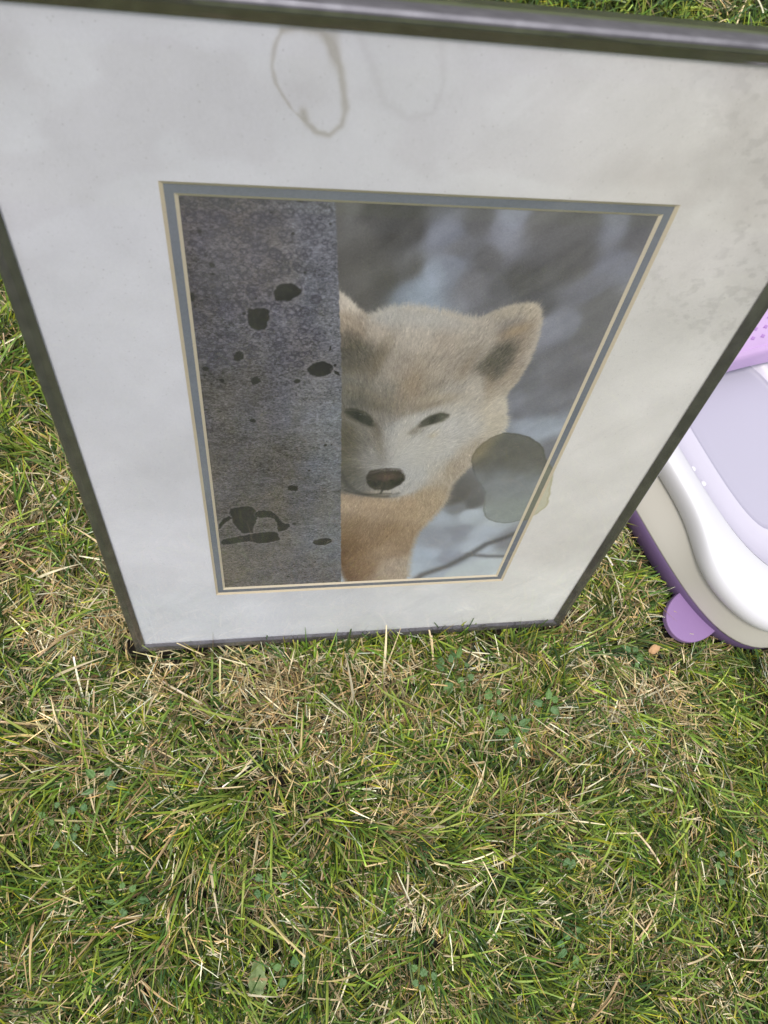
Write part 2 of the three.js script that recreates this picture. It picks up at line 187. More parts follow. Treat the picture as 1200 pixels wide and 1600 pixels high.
  { // fringe along the outline
    let prev = DOG[0];
    for (const p of DOG.slice(1)) {
      const L = Math.hypot(p[0] - prev[0], p[1] - prev[1]), nx = (prev[1] - p[1]) / L, ny = (p[0] - prev[0]) / L;
      const long = p[1] < 330 ? 10 : p[0] > 262 || p[0] < 165 ? 5.5 : 10;
      if (prev[0] > 130 && p[1] > 10) for (let s = 0; s < L * 9; s++) {
        const t = rnd(), x = lerp(prev[0], p[0], t) - nx * rr(0, 3), y = lerp(prev[1], p[1], t) - ny * rr(0, 3); dogF(x - nx * 4, y - ny * 4, c);
        const lum = gauss() * 20 + 24, gy = c[0] * 0.3 + c[1] * 0.59 + c[2] * 0.11; for (let q = 0; q < 3; q++) c[q] = lerp(gy, c[q], 0.5); stroke(x, y, Math.atan2(ny, nx) + gauss() * 0.5 + (p[1] < 330 ? -0.6 : 0.25), long * rr(0.4, 1.1), 1, c[0] + lum, c[1] + lum, c[2] + lum, 0.4);
      }
      prev = p;
    }
  }
  // face
  const eye = (P, tone) => { each(P, 6, (x, y, k) => { const d = polySD(P, x, y) + (fbm(x * 0.3, y * 0.3, 2) - 0.5) * 2; blend(k, 96, 92, 82, 0.5 * sstep(4, -1, d)); blend(k, tone[0], tone[1], tone[2], 0.9 * sstep(1.2, -3.2, d)); }); };
  eye(EYE_L, [56, 58, 52]); eye(EYE_R, [92, 91, 84]);
  each(EYE_L, 0, (x, y, k) => { const d = polySD(EYE_L, x, y); blend(k, 40, 42, 40, 0.7 * sstep(-1, -4, d) * sstep(6, 2, Math.abs(x - 163))); });
  each(EYE_R, 0, (x, y, k) => { const d = polySD(EYE_R, x, y); blend(k, 58, 58, 54, 0.8 * Math.exp(-(((x - 241) / 6) ** 2)) * sstep(0, -3, d)); });
  const soft = (P, w, col, al) => each(P, w * 3, (x, y, k) => { const [d] = lineDist(P, x, y); blend(k, col[0], col[1], col[2], al * Math.exp(-((d / w) ** 2)) * M[k / 3]); });
  soft([[150, 341], [158, 341], [170, 336], [178, 324]], 1.4, [44, 44, 40], 0.5); soft([[181, 319], [185, 311], [187, 304]], 3, [100, 94, 84], 0.45); soft([[229, 316], [224, 311], [220, 306]], 3, [122, 114, 102], 0.4);
  soft([[230, 321], [237, 329.5], [247, 334], [256, 332]], 1.3, [54, 54, 48], 0.45); soft([[232, 313], [243, 317], [254, 322]], 1.5, [206, 202, 194], 0.4); soft([[152, 326], [164, 318], [176, 312]], 1.6, [150, 146, 138], 0.3);
  soft([[226, 352], [240, 358], [256, 358]], 5, [196, 184, 164], 0.35); soft([[150, 372], [166, 366], [182, 352]], 5, [150, 140, 122], 0.3);
  for (const [ex, ey] of [[163, 333.5], [163.6, 333], [249, 329]]) for (let q = 0; q < 4; q++) stroke(ex + q * 0.5, ey, 0.3, 1.2, 1, 170, 172, 168, 0.5);
  each(MOUTH, 5, (x, y, k) => { const a = sstep(3, -3, polySD(MOUTH, x, y)); blend(k, 74, 74, 72, 0.72 * a); });
  each(NOSE, 6, (x, y, k) => {
    const d = polySD(NOSE, x, y) + (fbm(x * 0.25, y * 0.25, 2) - 0.5) * 2.4, a = sstep(2.2, -2.2, d); if (a <= 0) return;
    const b = Math.exp(-(((x - 205) / 13) ** 2 + ((y - 234) / 9) ** 2)), nos = Math.exp(-(((x - 190) / 7) ** 2 + ((y - 222) / 6) ** 2)) + Math.exp(-(((x - 215) / 7) ** 2 + ((y - 226) / 6) ** 2)), n = (fbm(x * 0.5, y * 0.5, 3) - 0.5) * 16;
    blend(k, 54 + 44 * b - 14 * nos + n, 49 + 30 * b - 12 * nos + n, 47 + 25 * b - 10 * nos + n, a);
  });
  soft([[184, 226], [188, 220], [194, 221], [196, 226]], 2.6, [24, 23, 24], 0.8); soft([[221, 229], [218, 222], [212, 222], [210, 227]], 2.6, [26, 25, 25], 0.8); soft([[203, 224], [202, 213], [200, 205]], 1.5, [36, 34, 34], 0.7);
  soft([[186, 242], [196, 246], [210, 247], [220, 244]], 1.8, [132, 122, 120], 0.45); soft([[158, 212], [170, 206], [186, 203], [200, 204], [212, 204]], 1.8, [52, 50, 50], 0.45); soft([[214, 199], [228, 203], [240, 212]], 3, [206, 206, 206], 0.5);
  for (let s = 0; s < 420; s++) { const t = rnd(), x = lerp(184, 224, t), y = 247 + gauss() * 4 + 2 * Math.sin(t * 3.1); const g = rr(190, 225); if (rnd() < 0.3 + 0.7 * sstep(0.2, 0.6, t)) stroke(x, y, rr(0, 6.3), rr(0.4, 1.3), 1, g, g, g + 6, 0.55); }
  for (let s = 0; s < 260; s++) { const x = rr(150, 300), y = rr(20, 460), k = put(x, y); if (k >= 0 && M[k / 3] > 0.9) { const g = rr(200, 232); stroke(x, y, rr(0, 6.3), rr(0.3, 1.1), 1, g, g, g, rr(0.25, 0.6)); } }
  for (let s = 0; s < 60; s++) { const x = rr(160, 262), t = (x - 160) / 100, y = 457 + 6 * Math.sin(t * 3.1) + rr(-3, 6); stroke(x, y, rr(0, 6.3), rr(0.5, 1.4), 1, 226, 226, 224, 0.6); }
  // aspen trunk on the left
  const edgeX = (y) => { for (let i = 0; i + 1 < TRUNK_EDGE.length; i++) { const a = TRUNK_EDGE[i], b = TRUNK_EDGE[i + 1]; if (y <= a[1] && y >= b[1]) return lerp(b[0], a[0], (y - b[1]) / (a[1] - b[1])); } return y > 300 ? 125 : 167.5; };
  const lichen = []; for (let s = 0; s < 330; s++) lichen.push([rr(8, 120), rr(395, 566), rr(1.2, 4.6), rr(0.5, 1)]);
  const TR = new Float32Array(W * H);
  for (let j = 0; j < H; j++) { const y = Y0 + (j + 0.5) / sy, ex = edgeX(y) + (vnoise(y * 0.25, 3) - 0.5) * 0.8;
    for (let i = 0; i < W; i++) {
      const x = X0 + (i + 0.5) / sx; if (x > ex + 1.2) break; const k = (j * W + i) * 3, a = sstep(0.7, -0.7, x - ex); TR[k / 3] = a;
      trunkF(x, y, c);
      let n = (vnoise(x * 0.7, y * 1.2) - 0.5) * 48 + (vnoise(x * 0.33 + 9, y * 0.6) - 0.5) * 30 + (fbm(x * 0.06, y * 0.16, 3) - 0.5) * 30 + (hash(i, j) - 0.5) * 22;
      const dk = sstep(0.66, 0.8, vnoise(x * 0.55 + 3, y * 1.0 + 8)) * sstep(0.35, 0.6, fbm(x * 0.03 + 4, y * 0.05, 2)); n -= dk * 34;
      const ring = fbm(x * 0.05 + 20, y * 0.05, 3) - 0.5, br = (fbm(x * 0.035 + 60, y * 0.012, 3) - 0.5) * 26 * sstep(ex, ex - 50, x);
      blend(k, c[0] + n + br * 0.9, c[1] + n + br * 0.6, c[2] + n * 1.05 - ring * 8 - br * 0.3, a);
    } }
  for (const [lx, ly, lr, la] of lichen) each([[lx - lr, ly - lr], [lx + lr, ly + lr]], 2, (x, y, k) => { const d = Math.hypot((x - lx), (y - ly) * 1.15) + (vnoise(x * 0.7, y * 0.7) - 0.5) * 2; blend(k, 58, 56, 72, 0.75 * la * TR[k / 3] * Math.exp(-(((d - lr) / 0.8) ** 2))); blend(k, 112, 110, 126, 0.12 * la * sstep(lr, lr * 0.5, d) * TR[k / 3]); });
  for (let s = 0; s < 900; s++) { const x = rr(8, 150), y = rr(20, 380); const k = put(x, y); if (k >= 0 && TR[k / 3] > 0.9) stroke(x, y, gauss() * 0.15, rr(0.8, 3.2), 1, 66, 64, 66, rr(0.2, 0.6)); }
  for (let s = 0; s < 700; s++) { const x = rr(8, 150), y = rr(20, 560); const k = put(x, y); if (k >= 0 && TR[k / 3] > 0.9) stroke(x, y, gauss() * 0.6, rr(0.5, 2), 1, 168, 166, 172, rr(0.15, 0.45)); }
  for (const P of SPOTS) each(P, 5, (x, y, k) => {
    const d = polySD(P, x, y) + (fbm(x * 0.35, y * 0.35, 3) - 0.5) * 2.6, n = (fbm(x * 0.6, y * 0.6, 3) - 0.5) * 30 + (hash(x * 9, y * 9) - 0.5) * 10;
    blend(k, 148, 144, 146, 0.35 * Math.exp(-(((d - 1.6) / 0.9) ** 2)) * TR[k / 3]); blend(k, 22 + n, 21 + n, 25 + n, sstep(0.9, -0.9, d) * TR[k / 3]); });
  for (const [dx, dy, rx, ry] of DOTS) each([[dx - rx, dy - ry], [dx + rx, dy + ry]], 3, (x, y, k) => { const d = Math.hypot((x - dx) / rx, (y - dy) / ry) + (fbm(x * 0.4, y * 0.4, 2) - 0.5) * 0.7; blend(k, 24, 22, 26, 0.92 * sstep(1.15, 0.75, d) * TR[k / 3]); });
  // damp blot on the right
  each(BLOT_PRINT, 5, (x, y, k) => {
    const [a, e] = blotAmount(BLOT_PRINT, x, y); if (a + e < 0.01) return; const low = sstep(262, 218, y + (fbm(x * 0.05, y * 0.05, 2) - 0.5) * 26), lo2 = sstep(215, 165, y), lft = sstep(330, 300, x) * sstep(240, 275, y);
    const n = (fbm((x + y) * 0.03, (y - x) * 0.08, 3) - 0.5) * 20;
    blend(k, lerp(lerp(92, 136, low), 148, lo2) + n + 40 * lft, lerp(lerp(91, 142, low), 156, lo2) + n + 32 * lft, lerp(lerp(83, 147, low), 154, lo2) + n + 12 * lft, 0.8 * a);
    const q = 1 - 0.13 * e * a; buf[k] *= q; buf[k + 1] *= q; buf[k + 2] *= q;
  });
  for (let k = 0; k < W * H; k++) { const g = (hash(k % W, Math.floor(k / W)) - 0.5) * 15 + (vnoise((k % W) * 0.5, Math.floor(k / W) * 0.5) - 0.5) * 10; buf[k * 3] += g; buf[k * 3 + 1] += g; buf[k * 3 + 2] += g; } // film grain
  // dust and fine scratches, then print tone
  for (let s = 0; s < 1500; s++) { const g = rr(170, 220); stroke(rr(X0, X0 + WX), rr(Y0, Y0 + WY), rr(0, 6.3), rr(0.2, 0.9), 1, g, g, g, rr(0.1, 0.4)); }
  for (let s = 0; s < 26; s++) stroke(rr(150, 380), rr(40, 540), rr(-0.6, 1.4), rr(5, 26), 1, 196, 198, 200, rr(0.08, 0.22));
  stroke(188, 468, 0.16, 13, 1, 222, 218, 210, 0.75); stroke(346, 66, 0.3, 2.4, 1, 226, 228, 226, 0.9); stroke(346, 65.6, 0.3, 2.2, 1, 226, 228, 226, 0.9);
  return texture(W, H, (x, y) => { const k = (y * W + x) * 3; const l = buf[k] * 0.3 + buf[k + 1] * 0.59 + buf[k + 2] * 0.11; return [tone(lerp(l, buf[k], 0.97)), tone(lerp(l, buf[k + 1], 0.97)), tone(lerp(l, buf[k + 2], 0.97))]; });
}
const PRINT_GAIN = 1.02, PRINT_BLACK = 10;
function tone(v) { return clamp((v - PRINT_BLACK) * PRINT_GAIN * 255 / (255 - PRINT_BLACK), 0, 255); }

// ---------- the framed picture, leaning back on the lawn ----------
const frame = thing('framed_picture', 'framed photograph of a pale dog behind a tree trunk, leaning on the lawn', 'framed picture');
frame.rotation.x = (-20 * Math.PI) / 180;
const FP = (x, y, z = 0) => [x / 1000 - 0.205, y / 1000 + 0.141, z / 1000];

// dark satin metal with faint scuffs
const scuff = texture(512, 512, (x, y) => { const v = 143 + (fbm(x * 0.02, y * 0.16, 4) - 0.5) * 70; return [v, v, v]; }, false);
scuff.wrapS = scuff.wrapT = THREE.RepeatWrapping;
const railTone = texture(512, 512, (x, y) => { const v = 143 + (fbm(x * 0.02, y * 0.1, 4) - 0.5) * 34; return [v, v - 3, v + 2]; });
railTone.wrapS = railTone.wrapT = THREE.RepeatWrapping;
const railMat = std({ map: railTone, metalness: 0.8, roughness: 0.32, roughnessMap: scuff });
{
  const SX0 = -110, SX1 = 518.5, SY0 = -127, SY1 = 671; // sight edges
  const prof = [[0, 1.2], [0, 1.3]]; // [outward, z]: sight edge, a gently crowned front, a rounded shoulder, a flat side
  for (let i = 0; i <= 6; i++) { const a = lerp(0.7, 0.2, i / 6); prof.push([10 - 22.4 * (Math.sin(a) - Math.sin(0.2)), 6.6 - 22.4 * (Math.cos(0.2) - Math.cos(a))]); }
  for (let i = 0; i <= 9; i++) { const a = (i / 9) * Math.PI / 2; prof.push([10.4 + 3.6 * Math.sin(a), 3.1 + 3.6 * Math.cos(a)]); }
  prof.push([14, -12], [14, -26.5], [13.4, -27.5], [10, -27.5], [9.6, -26.8], [9.6, -6]);
  const corner = (k, w) => [[SX0 - w, SY0 - w], [SX1 + w, SY0 - w], [SX1 + w, SY1 + w], [SX0 - w, SY1 + w]][k & 3];
  for (let k = 0; k < 4; k++) {
    const pos = [], uv = [], ix = [], N = 24; let acc = 0;
    const dir = k % 2 === 0 ? [1, 0] : [0, 1], sgn = k < 2 ? 1 : -1;
    prof.forEach(([w, z], j) => {
      if (j) acc += Math.hypot(w - prof[j - 1][0], z - prof[j - 1][1]);
      const a = corner(k, w), b = corner(k + 1, w);
      for (let s = 0; s <= N; s++) { // a hair of a gap at the mitre
        const g = 0.12 * sgn, t = s / N, x = lerp(a[0] + dir[0] * g, b[0] - dir[0] * g, t), y = lerp(a[1] + dir[1] * g, b[1] - dir[1] * g, t);
        pos.push(...FP(x, y, z)); uv.push(acc / 90 + k * 0.27, ((dir[0] ? x : y) / 1000) * 1.7);
      }
    });
    for (let j = 0; j + 1 < prof.length; j++) for (let s = 0; s < N; s++) { const a = j * (N + 1) + s, b = a + N + 1; ix.push(a, a + 1, b + 1, a, b + 1, b); }
    const g = new THREE.BufferGeometry(); g.setAttribute('position', new THREE.Float32BufferAttribute(pos, 3)); g.setAttribute('uv', new THREE.Float32BufferAttribute(uv, 2)); g.setIndex(ix);
    mesh('frame_rail', toCreasedNormals(g, 0.6), railMat, frame);
  }
  // glass pane
  const pane = surf([[FP(SX0 - 4, SY0 - 4, 0.9), FP(SX1 + 4, SY0 - 4, 0.9), FP(SX1 + 4, SY1 + 4, 0.9), FP(SX0 - 4, SY1 + 4, 0.9)]]);
  mesh('glass_pane', pane, new THREE.MeshPhysicalMaterial({ color: 0xffffff, transmission: 1, thickness: 0, roughness: 0.03, ior: 1.5, side: THREE.DoubleSide }), frame);
  { // dust, dried drips and wiped smears on the glass, plus painted haze for its reflections
    const film = texture(768, 960, (i, j) => { const x = i / 768, y = j / 960, sm = fbm((x * 0.8 + y * 0.6) * 7, (y * 0.8 - x * 0.6) * 34, 4), cl = fbm(x * 4 + 5, y * 4 + 1, 4);
      let a = 10 + 26 * sstep(0.45, 0.75, cl) + 20 * sstep(0.5, 0.8, sm) * sstep(0.3, 0.6, fbm(x * 3 + 9, y * 3, 2)) + 14 * sstep(0.55, 0.95, y); if (hash(i, j) > 0.993) a += 70 * hash(j, i); a *= 0.62; return [a, a, a]; }, false);
    const fp = surf([[FP(SX0 - 3, SY0 - 3, 1.05), FP(SX1 + 3, SY0 - 3, 1.05), FP(SX1 + 3, SY1 + 3, 1.05), FP(SX0 - 3, SY1 + 3, 1.05)]]); fp.setAttribute('uv', new THREE.Float32BufferAttribute([0, 0, 1, 0, 1, 1, 0, 1], 2));
    mesh('dust_and_haze', fp, std({ color: S(214, 214, 212), roughness: 1, transparent: true, alphaMap: film, depthWrite: false }), frame.children[frame.children.length - 1]);
  }
  // mats: a sheet with a window and a bevel round it
  const sheet = (o, w, z, x0, y0, tw, th) => {
    const q = [[[o[0], o[1]], [o[2], o[1]], [w[2], w[1]], [w[0], w[1]]], [[o[2], o[1]], [o[2], o[3]], [w[2], w[3]], [w[2], w[1]]], [[o[2], o[3]], [o[0], o[3]], [w[0], w[3]], [w[2], w[3]]], [[o[0], o[3]], [o[0], o[1]], [w[0], w[1]], [w[0], w[3]]]];
    const g = surf(q.map((r) => r.map(([x, y]) => FP(x, y, z)))), uv = [];
    for (const r of q) for (const [x, y] of r) uv.push((x - x0) / tw, (y - y0) / th);
    g.setAttribute('uv', new THREE.Float32BufferAttribute(uv, 2)); return g;
  };
  const bevel = (w, wid, z0, z1) => { const v = [w[0] + wid, w[1] + wid, w[2] - wid, w[3] - wid], C = (r, z) => [FP(r[0], r[1], z), FP(r[2], r[1], z), FP(r[2], r[3], z), FP(r[0], r[3], z)], a = C(w, z0), b = C(v, z1);
    return surf([0, 1, 2, 3].map((i) => [a[i], a[(i + 1) % 4], b[(i + 1) % 4], b[i]])); };
  const OX = -114, OY = -131, OW = 636.5, OH = 806;
  const ringMask = (P, w) => (x, y) => { const [d, t] = lineDist(P, x, y), e = d + (fbm(x * 0.15, y * 0.15, 2) - 0.5) * 1.6; return Math.exp(-((e / (w * (0.6 + 0.7 * vnoise(t * 6, 2)))) ** 2)); };
  const ringA = ringMask(RING_A, 1.3), ringB = ringMask(RING_B, 2.6), ringC = ringMask(RING_C, 3);
  const matTex = texture(1024, 1296, (i, j) => {
    const x = OX + ((i + 0.5) / 1024) * OW, y = OY + ((j + 0.5) / 1296) * OH;
    const warm = sstep(60, 420, x + (fbm(x * 0.006, y * 0.006, 3) - 0.5) * 240);  // aged warm tone to the right; cool left has reflected sky painted in
    const low = sstep(90, -60, y); let r = 3 + lerp(224, 233, warm) + 6 * low, g = 3 + lerp(225, 231, warm) + 9 * low, b = 4 + lerp(234, 228, warm) + 9 * low;
    const p = (fbm(x * 0.9, y * 0.9, 3) - 0.5) * 9 + (fbm(x * 0.02, y * 0.02, 4) - 0.5) * 20 + (fbm(x * 0.006 + 3, y * 0.011, 3) - 0.5) * 22; r += p; g += p; b += p * 1.05;
    const wet = sstep(0.47, 0.56, fbm(x * 0.009 + 11, y * 0.013 + 5, 4) + (y - 600) * 0.0006) * sstep(360, 560, y); r -= 5 * wet; g -= 6 * wet; b -= 6 * wet; // broad faint damp patches, then foxing towards the upper right
    const mould = sstep(250, 420, x + 0.3 * (y - 520)) * sstep(420, 520, y) * sstep(0.42, 0.62, fbm(x * 0.012 + 40, y * 0.014 + 3, 4)); r -= 8 * mould; g -= 9 * mould; b -= 9 * mould;
    const fx = sstep(330, 480, x + 0.35 * (y - 500)) * sstep(430, 560, y) * sstep(0.5, 0.72, fbm(x * 0.024 + 2, y * 0.03, 5)); r -= 9 * fx; g -= 9 * fx; b -= 9 * fx;
    const fz = sstep(300, 470, x) * sstep(380, 470, y) * sstep(0.52, 0.68, fbm(x * 0.12 + 9, y * 0.16 + 4, 5)) * sstep(0.45, 0.6, fbm(x * 0.012 + 31, y * 0.012, 2)); r -= 12 * fz; g -= 12 * fz; b -= 12 * fz;
    if (x > 60 && x < 240 && y > 570) { const mc = ringC(x, y) * 0.35; r -= 20 * mc; g -= 22 * mc; b -= 22 * mc;
      const m = clamp(ringA(x, y) * 0.75 + ringB(x, y) * 0.9 + 0.55 * sstep(7, 0, Math.abs(x - 118 + (y - 660) * 0.1)) * sstep(642, 660, y)); r -= 34 * m; g -= 38 * m; b -= 48 * m;
      const inn = Math.exp(-(((x - 104) / 20) ** 2 + ((y - 645) / 30) ** 2)); r -= 7 * inn; g -= 8 * inn; b -= 9 * inn;
    }
    if (x > 380 && x < 425 && y > 130 && y < 310) { const [a, e] = blotAmount(BLOT_MAT, x, y); r -= 26 * a + 16 * e; g -= 26 * a + 20 * e; b -= 46 * a + 30 * e; }
    if (hash(i * 3, j * 7) > 0.9994) { r -= 60; g -= 62; b -= 64; }
    return [r, g, b];
  });
  const grain = texture(256, 256, (x, y) => { const v = 128 + (fbm(x * 0.25, y * 0.25, 3) - 0.5) * 160; return [v, v, v]; }, false); grain.wrapS = grain.wrapT = THREE.RepeatWrapping; grain.repeat.set(9, 12);
  const outer = mesh('outer_mat', sheet([OX, OY, OX + OW, OY + OH], [0, 0, 400, 569], 0, OX, OY, OW, OH), std({ map: matTex, roughness: 0.9, bumpMap: grain, bumpScale: 0.00008 }), frame);
  const cream = texture(64, 256, (x, y) => { const v = (vnoise(x * 0.3, y * 0.7) - 0.5) * 26; return [224 + v, 208 + v, 176 + v]; });
  mesh('mat_bevel', bevel([0, 0, 400, 569], 2.8, 0, -2), std({ color: S(222, 208, 182), roughness: 0.85 }), outer);
  const IX = 0, IY = 0, IW = 400, IH = 569;
  const blueTex = texture(512, 724, (i, j) => {
    const x = IX + ((i + 0.5) / 512) * IW, y = IY + ((j + 0.5) / 724) * IH, p = (fbm(x * 0.8, y * 0.8, 3) - 0.5) * 16 + (fbm(x * 0.03, y * 0.03, 3) - 0.5) * 12; let r = 116 + p, g = 123 + p, b = 136 + p;
    if (x > 290 && y > 130 && y < 310) { const [a, e] = blotAmount(BLOT_PRINT, x, y); r += 4 * a - 10 * e; g += 0 * a - 12 * e; b -= 26 * a + 14 * e; }
    return [r, g, b];
  });
  const inner = mesh('inner_mat', sheet([-6, -6, 406, 575], [9.6, 9.6, 390.4, 559.4], -2.05, IX, IY, IW, IH), std({ map: blueTex, roughness: 0.9, bumpMap: grain, bumpScale: 0.00006 }), frame);
  mesh('mat_bevel', bevel([9.6, 9.6, 390.4, 559.4], 2.6, -2.05, -3.9), std({ color: S(226, 214, 190), roughness: 0.85 }), inner);
  const pr = surf([[FP(4, 8, -4), FP(393, 8, -4), FP(393, 570, -4), FP(4, 570, -4)]]); pr.setAttribute('uv', new THREE.Float32BufferAttribute([0, 0, 1, 0, 1, 1, 0, 1], 2));
  mesh('photo_print', pr, std({ map: paintPrint(), roughness: 0.55 }), frame);
  const back = new THREE.BoxGeometry(0.644, 0.812, 0.004); back.translate(-0.205 + 0.20425, 0.141 + 0.272, -0.0078);
  mesh('backing_board', back, std({ color: S(120, 96, 70), roughness: 0.95 }), frame);
}

// ---------- white and lilac plastic baby bath ----------
const TUB = { x: 0.676, z: -0.297, th: 0.377 };
const tub = thing('baby_bath', 'white and lilac plastic baby bath standing on the grass beside the frame', 'baby bath');
tub.position.set(TUB.x, 0, TUB.z); tub.rotation.y = TUB.th;
const WIDE = 1.32; // the far side lies further out
const sellipse = (a, b, n, t, ar = a * WIDE) => { if (Math.cos(t) > 0) a = ar; const c = Math.cos(t), s = Math.sin(t), r = 1 / (Math.abs(c / a) ** n + Math.abs(s / b) ** n) ** (1 / n); return [c * r, s * r]; };
const waist = (v) => 1 - 0.15 * Math.exp(-((Math.abs(v) / 0.15) ** 4));
function rings(list, N, cap) { // list of functions t -> [x,y,z]
  const p = [], ix = []; list.forEach((f) => { for (let i = 0; i < N; i++) p.push(...f((i / N) * Math.PI * 2)); });
  for (let j = 0; j + 1 < list.length; j++) for (let i = 0; i < N; i++) { const a = j * N + i, b = j * N + ((i + 1) % N); ix.push(a, a + N, b + N, a, b + N, b); }
  if (cap) { const c = p.length / 3, o = (list.length - 1) * N; const m = [0, 0, 0]; for (let i = 0; i < N; i++) for (let k = 0; k < 3; k++) m[k] += p[(o + i) * 3 + k] / N; p.push(...m); for (let i = 0; i < N; i++) ix.push(o + i, c, o + ((i + 1) % N)); }
  const g = new THREE.BufferGeometry(); g.setAttribute('position', new THREE.Float32BufferAttribute(p, 3)); g.setIndex(ix); g.computeVertexNormals(); return g;
}
{
  const plain = (c, o = {}) => std({ color: c, roughness: 0.42, ...o });
  const lilacDark = plain(S(104, 84, 122), { roughness: 0.5 }), lilac = plain(S(152, 122, 172), { roughness: 0.45 }), shellMat = plain(S(205, 202, 193), { roughness: 0.5 }), white = plain(S(228, 228, 234), { roughness: 0.3 }), basinMat = plain(S(214, 211, 226), { roughness: 0.35 });
  const base = (ins, y) => (t) => { const [u, v] = sellipse(0.231 - ins, 0.347 - ins, 3.9, t); return [u, y, v]; };
  mesh('base_skirt', rings([base(0.004, -0.012), base(0, 0.004), base(0.001, 0.018), base(0.006, 0.026), base(0.012, 0.029), base(0.02, 0.03)], 160), lilacDark, tub);
  const rimO = (ins, y) => (t) => { let [u, v] = sellipse(0.224, 0.33, 4.2, t); u *= waist(v); const L = Math.hypot(u, v); return [u - (u / L) * ins * 1.15, y, v - (v / L) * ins]; };
  const shell = (ins, y, k) => (t) => { const [u, v] = sellipse(0.2235 - ins, 0.346 - ins, 4.2, t), r = rimO(0.016, y)(t); return [lerp(u, r[0], k), y, lerp(v, r[2], k)]; };
  mesh('outer_shell', rings([shell(0.004, 0.0245, 0), shell(0, 0.0262, 0), shell(0, 0.03, 0.02), shell(0.001, 0.042, 0.2), shell(0.001, 0.056, 0.48), shell(0, 0.07, 0.78), shell(0, 0.08, 1)], 160), shellMat, tub);
  const inn = (y, a = 0.142, b = 0.262, n = 3.2) => (t) => { const [u, v] = sellipse(a, b, n, t, 0.204 - (0.142 - a) * 0.42); return [u, y, v]; };
  const mix = (f, g, k, y) => (t) => { const p = f(t), q = g(t); return [lerp(p[0], q[0], k), y, lerp(p[2], q[2], k)]; };
  const A = rimO(0, 0), B = inn(0.1), list = [mix(A, B, 0.26, 0.079)];
  for (let i = 0; i <= 12; i++) { const a = Math.PI + 0.75 - (i / 12) * (Math.PI * 0.5 + 0.75); list.push(mix(A, B, 0.2 * (1 + Math.cos(a)), 0.094 + 0.022 * Math.sin(a))); }
  list.push(mix(A, B, 0.4, 0.1155), mix(A, B, 0.62, 0.1135), mix(A, B, 0.85, 0.107), mix(A, B, 0.97, 0.103), mix(A, B, 1, 0.099));
  mesh('rim', rings(list, 180), white, tub);
  mesh('basin', rings([inn(0.1), inn(0.096, 0.138, 0.258), inn(0.07, 0.119, 0.24), inn(0.05, 0.1, 0.222), inn(0.036, 0.075, 0.2), inn(0.029, 0.052, 0.182), inn(0.0265, 0.043, 0.172, 2.8)], 140), basinMat, tub);
  mesh('basin_floor', rings([inn(0.0265, 0.043, 0.172, 2.8), inn(0.025, 0.041, 0.169, 2.75), inn(0.022, 0.038, 0.166, 2.7), inn(0.0205, 0.033, 0.16, 2.5), inn(0.0205, 0.018, 0.14, 2.3)], 140, true), plain(S(182, 180, 198), { roughness: 0.5 }), tub);  // floor coloured greyer than the basin, painting in the shade at its bottom
  // lobed feet at the corners
  const lobe = new THREE.Shape(); lobe.moveTo(-0.02, -0.04);
  lobe.bezierCurveTo(0.012, -0.044, 0.043, -0.03, 0.045, -0.004); lobe.bezierCurveTo(0.047, 0.024, 0.022, 0.042, -0.02, 0.038); lobe.lineTo(-0.02, -0.04);
  const lg = new THREE.ExtrudeGeometry(lobe, { depth: 0.009, bevelEnabled: true, bevelSize: 0.002, bevelThickness: 0.002, bevelSegments: 3, curveSegments: 20 }); lg.rotateX(-Math.PI / 2);
  for (const [u, v, a] of [[-0.226, 0.236, Math.PI + 0.1], [0.3, 0.236, -0.1], [-0.226, -0.236, Math.PI - 0.1], [0.3, -0.236, 0.1]]) {
    const f = mesh('foot', lg, lilac, tub); f.position.set(u, 0.006, v); f.rotation.y = a;
  }
  // studs in the corners of the basin
  const sg = new THREE.SphereGeometry(0.0052, 14, 8); sg.scale(1, 0.45, 1);
  for (const [u, v, y] of [[-0.084, 0.186, 0.048], [-0.063, 0.196, 0.042], [-0.07, 0.222, 0.053], [-0.09, 0.168, 0.049], [-0.1, 0.05, 0.052], [-0.104, 0.02, 0.054]]) mesh('stud', sg, white, tub).position.set(u, y, v);
  // ledge across the front corner of the basin
  const lc = new THREE.CatmullRomCurve3([new THREE.Vector3(-0.108, 0.07, 0.2), new THREE.Vector3(-0.092, 0.066, 0.222), new THREE.Vector3(-0.07, 0.065, 0.236), new THREE.Vector3(0, 0.064, 0.243), new THREE.Vector3(0.12, 0.065, 0.236), new THREE.Vector3(0.168, 0.07, 0.2)]);
  mesh('ledge', new THREE.TubeGeometry(lc, 60, 0.0035, 10), basinMat, tub);
  // lilac sloping seat at the far end
  const seat = [], N = 40, prof = [[-0.116, 0.05], [-0.117, 0.088], [-0.119, 0.096], [-0.123, 0.1005], [-0.128, 0.102], [-0.1305, 0.1005], [-0.132, 0.102], [-0.16, 0.113], [-0.2, 0.129], [-0.235, 0.145], [-0.262, 0.162], [-0.28, 0.176], [-0.288, 0.178], [-0.293, 0.172], [-0.294, 0.13]];
  const sp = [], six = []; for (const [v, y] of prof) for (let i = 0; i <= N; i++) { const s = (i / N) * 2 - 1, lim = 0.142 * (1 - (Math.min(Math.abs(v), 0.255) / 0.262) ** 3.2) ** (1 / 3.2); const half = Math.max(0.085, Math.min(0.14, lim + 0.004)); sp.push(s * half * (s > 0 ? 1.43 : 1), y + 0.012 * s * s * s * s, v + 0.03 * s * s); }
  for (let j = 0; j + 1 < prof.length; j++) for (let i = 0; i < N; i++) { const a = j * (N + 1) + i; six.push(a, a + 1, a + N + 2, a, a + N + 2, a + N + 1); }
